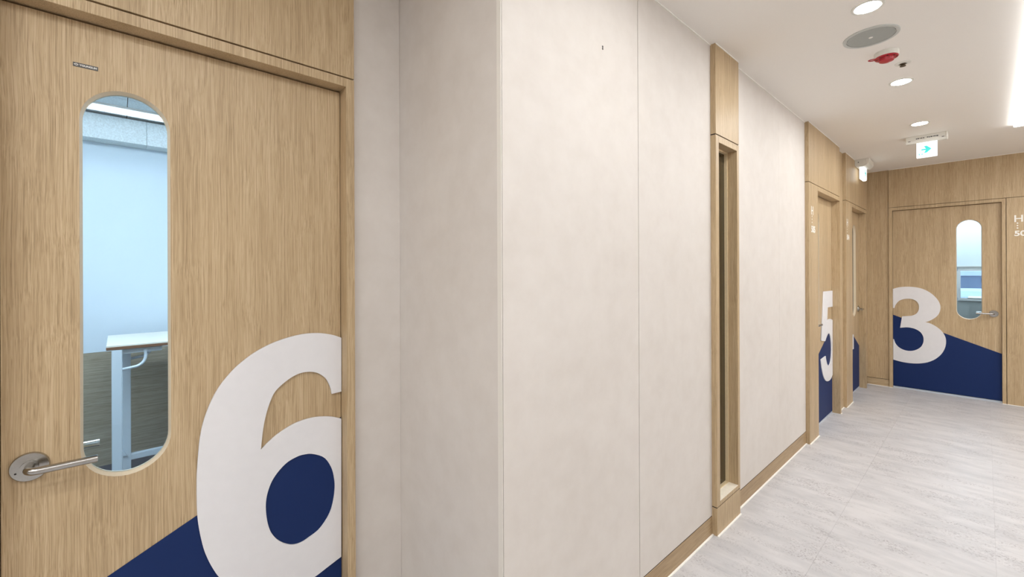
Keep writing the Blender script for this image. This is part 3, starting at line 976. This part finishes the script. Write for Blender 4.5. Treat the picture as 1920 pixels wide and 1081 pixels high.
# ------------------------------------------------------------------ classroom behind the nearest door
HR = 2.50
r1 = box('wall_room_1', -1.70, 0.838, 3.30, 3.38, 0, HR, M['roomwall'])
tag(r1, kind='structure')
box('whiteboard_panel', -1.70, 0.30, 3.288, 3.30, 0.812, 2.30, M['roomwhite'], r1)
box('whiteboard_panel', 0.302, 0.838, 3.288, 3.30, 0.812, 2.30, M['roomwhite'], r1)
box('wainscot_board', -1.70, 0.838, 3.284, 3.30, 0.0, 0.810, M['wainscot'], r1)
for x0, x1 in ((-1.70, -1.06), (-1.058, -0.452), (-0.45, 0.158), (0.16, 0.838)):
    box('bulkhead_tile', x0, x1, 3.15, 3.30, 2.301, 2.47, M['tileceil'], r1, bevel=0.001)
tag(box('wall_room_2', -1.78, -1.70, 0.74, 3.38, 0, HR, M['roomwall']), kind='structure')
tag(box('wall_room_3', 0.862, 0.94, 0.125, 3.38, 0, HR, M['roomwall']), kind='structure')
tag(box('floor', -1.78, 0.94, 0.76, 3.38, -0.06, 0.0, M['carpet']), kind='structure')
c1 = box('ceiling', -1.78, 0.94, 0.74, 3.38, HR, HR + 0.06, M['core'])
tag(c1, kind='structure')
for i in range(5):
    for j in range(5):
        x0, y0 = -1.78 + i * 0.61 + 0.003, 0.33 + j * 0.61
        bm = bmesh.new()
        bm_box(bm, x0, min(x0 + 0.606, 0.94), max(y0, 0.75), min(y0 + 0.606, 3.30), HR - 0.012, HR + 0.002, 0.0008)
        from_bm('ceiling_tile', bm, M['tileceil'], c1)
rl = empty('linear_light', (-0.4, 2.75, HR), 'bright linear ceiling light seen through the window of the nearest door', 'ceiling light')
box('housing', -1.5, 0.75, 2.93, 3.07, HR - 0.024, HR - 0.012, M['plastic'], rl)
box('lamp_face', -1.495, 0.745, 2.94, 3.06, HR - 0.030, HR - 0.023, M['roomlamp_dim'], rl)
for y, w in ((1.95, 'middle'), (1.1, 'front')):  # unseen lamps added to even out the room and reach the table legs
    ra = empty('linear_light', (-0.4, y, HR), 'linear ceiling light in the %s of the classroom behind the nearest door' % w, 'ceiling light')
    box('housing', -1.5, 0.75, y - 0.08, y + 0.08, HR - 0.024, HR - 0.012, M['plastic'], ra)
    box('lamp_face', -1.495, 0.745, y - 0.075, y + 0.075, HR - 0.030, HR - 0.023, M['roomlamp'], ra)

# tall table against that wall
tb = empty('table', (0.35, 2.75, 0), 'tall pale steel framed table seen through the window of the nearest door', 'table')
top = box('tabletop', -0.050, 0.78, 2.50, 3.10, 0.936, 0.944, M['tabletop'], tb)
box('edge_band', -0.051, 0.78, 2.499, 3.10, 0.918, 0.9365, M['edge'], top, bevel=0.002, label='brown wooden edge')
box('apron', 0.019, 0.205, 2.525, 2.545, 0.888, 0.917, M['tablegrey'], tb)
box('apron', 0.060, 0.78, 3.02, 3.04, 0.885, 0.917, M['tablegrey'], tb)
for x0, x1, y0, y1 in ((-0.028, 0.019, 2.50, 2.545), (0.021, 0.064, 2.88, 2.925), (0.72, 0.765, 2.50, 2.545), (0.72, 0.765, 2.88, 2.925)):
    box('leg', x0, x1, y0, y1, 0, 0.917, M['tablegrey'], tb, bevel=0.003)
box('floor_rail', 0.060, 0.725, 2.885, 2.92, 0.125, 0.165, M['tablegrey'], tb, bevel=0.003)
for (x0, y, z0, dxx, dz) in ((0.016, 2.522, 0.795, 0.115, 0.115), (0.060, 2.900, 0.800, 0.115, 0.110)):
    p = [(x0, y, z0), (x0 + 0.045, y, z0 + 0.006)]
    for k in range(9):
        a = PI / 2 * k / 8
        p.append((x0 + 0.050 + 0.060 * math.sin(a), y, z0 + 0.008 + 0.060 * (1 - math.cos(a))))
    p.append((x0 + 0.110, y, z0 + dz))
    tube('brace', p, 0.0085, M['tablegrey'], tb, seg=12)
for z, s in ((0.83, 1), (0.165, 1)):
    prism('gusset', [(0.0205, z), (0.046, z), (0.0205, z + 0.045)], 'y', 2.868, 2.880, M['tablegrey'], tb)

# ------------------------------------------------------------------ classroom behind the end door
X3 = 9.80
tag(box('floor', XE + 0.09, X3, -2.3, 0.7, -0.06, 0.0, M['carpet']), kind='structure')
tag(box('ceiling', XE + 0.125, X3 + 0.1, -2.3, 0.7, HR, HR + 0.06, M['roomwall']), kind='structure')
tag(box('wall_room_4', XE + 0.125, X3, 0.62, 0.70, 0, HR, M['roomwall']), kind='structure')
tag(box('wall_room_5', XE + 0.125, X3, -2.30, -2.22, 0, HR, M['roomwall']), kind='structure')
r6 = plate('wall_room_6', [rect(-2.3, 0.7, 0, HR), rect(-2.0, -0.672, 0.905, 1.42)], 'x', X3, X3 + 0.12, M['roomwall'])
tag(r6, kind='structure')
box('wainscot_board', X3 - 0.014, X3, -2.22, 0.62, 0.0, 0.885, M['farpanel'], r6)
w2 = empty('window_2', (X3, -1.3, 0.9), kind='structure')
w2['label'] = 'low white framed window of the far classroom'
for z0, z1 in ((0.890, 0.935), (1.355, 1.425)):
    box('frame_rail', X3 - 0.03, X3 + 0.05, -2.0, -0.672, z0, z1, M['plastic'], w2, bevel=0.003)
for y0, y1 in ((-0.700, -0.660), (-1.36, -1.32), (-2.0, -1.96)):
    box('frame_post', X3 - 0.03, X3 + 0.05, y0, y1, 0.935, 1.355, M['plastic'], w2, bevel=0.003)
for y0, y1 in ((-1.32, -0.70), (-1.96, -1.36)):
    box('pane', X3 + 0.01, X3 + 0.016, y0, y1, 0.935, 1.355, M['pane'], w2)
rb = empty('roller_blind', (X3 - 0.05, -1.3, 1.4), 'pale blind filling the upper half of the end door window', 'blind')
box('fabric', X3 - 0.040, X3 - 0.036, -2.05, -0.60, 1.435, 2.40, M['blind'], rb)
box('bottom_bar', X3 - 0.046, X3 - 0.030, -2.05, -0.60, 1.420, 1.436, M['plastic'], rb)
tube('roller', [(X3 - 0.045, -2.05, 2.42), (X3 - 0.045, -0.60, 2.42)], 0.022, M['plastic'], rb)
l3 = empty('linear_light', (8.3, -0.8, HR), 'linear ceiling light of the far classroom behind the end door', 'ceiling light')
box('housing', 7.4, 9.2, -0.90, -0.70, HR - 0.012, HR, M['plastic'], l3)
box('lamp_face', 7.41, 9.19, -0.89, -0.71, HR - 0.018, HR - 0.011, M['farlamp'], l3)
l4 = empty('linear_light', (9.35, -0.75, HR), 'second linear ceiling light of the far classroom, near its window wall', 'ceiling light')  # unseen lamp added to brighten the blind
box('housing', 9.26, 9.44, -1.9, 0.4, HR - 0.012, HR, M['plastic'], l4)
box('lamp_face', 9.265, 9.435, -1.89, 0.39, HR - 0.018, HR - 0.011, M['farlamp'], l4)
t3 = empty('table', (9.3, -1.3, 0), 'pale tall table before the window behind the end door', 'table')
box('tabletop', 9.05, 9.62, -1.75, -0.79, 0.955, 0.975, M['tabletop'], t3, bevel=0.003)
for x in (9.10, 9.53):
    for y in (-1.70, -1.08):
        box('leg', x, x + 0.04, y, y + 0.04, 0, 0.955, M['tablegrey'], t3, bevel=0.003)

# city seen through that window
def building(name, x, y0, y1, z0, z1, mat, label, wins):
    b = empty(name, (x + 2, (y0 + y1) / 2, z0), label, 'building')
    box('wall', x, x + 4, y0, y1, z0, z1, mat, b)
    box('roof', x - 0.1, x + 4.1, y0 - 0.1, y1 + 0.1, z1, z1 + 0.25, M['facade2'], b)
    for a0, a1, b0, b1 in wins:
        box('window', x - 0.05, x + 0.02, a0, a1, b0, b1, M['winglass'], b)
    return b


tag(box('ground', 14, 60, -30, 12, -8.2, -8.0, M['facade']), kind='structure')
building('office_block', 36, -6.5, 1.5, -8, 1.05, M['facade'], 'grey-blue building outside the far classroom window',
         [(-1.3, -0.8, 0.70, 0.90), (-2.2, -1.6, 0.25, 0.45), (-3.3, -2.4, 0.6, 0.8), (-2.6, -1.9, -0.2, 0.05)])
building('low_building', 26, -5.0, 2.0, -8, 0.25, M['facade2'], 'low white building with dark windows outside the far classroom window',
         [(-0.70, -0.25, -0.35, -0.05), (-1.45, -1.0, -0.38, -0.05), (-2.3, -1.7, -0.36, -0.08)])
building('red_building', 31.2, -4.2, -2.15, -8, 0.75, M['brickred'], 'reddish building at the right of the far classroom window', [(-3.2, -2.7, 0.2, 0.5)])
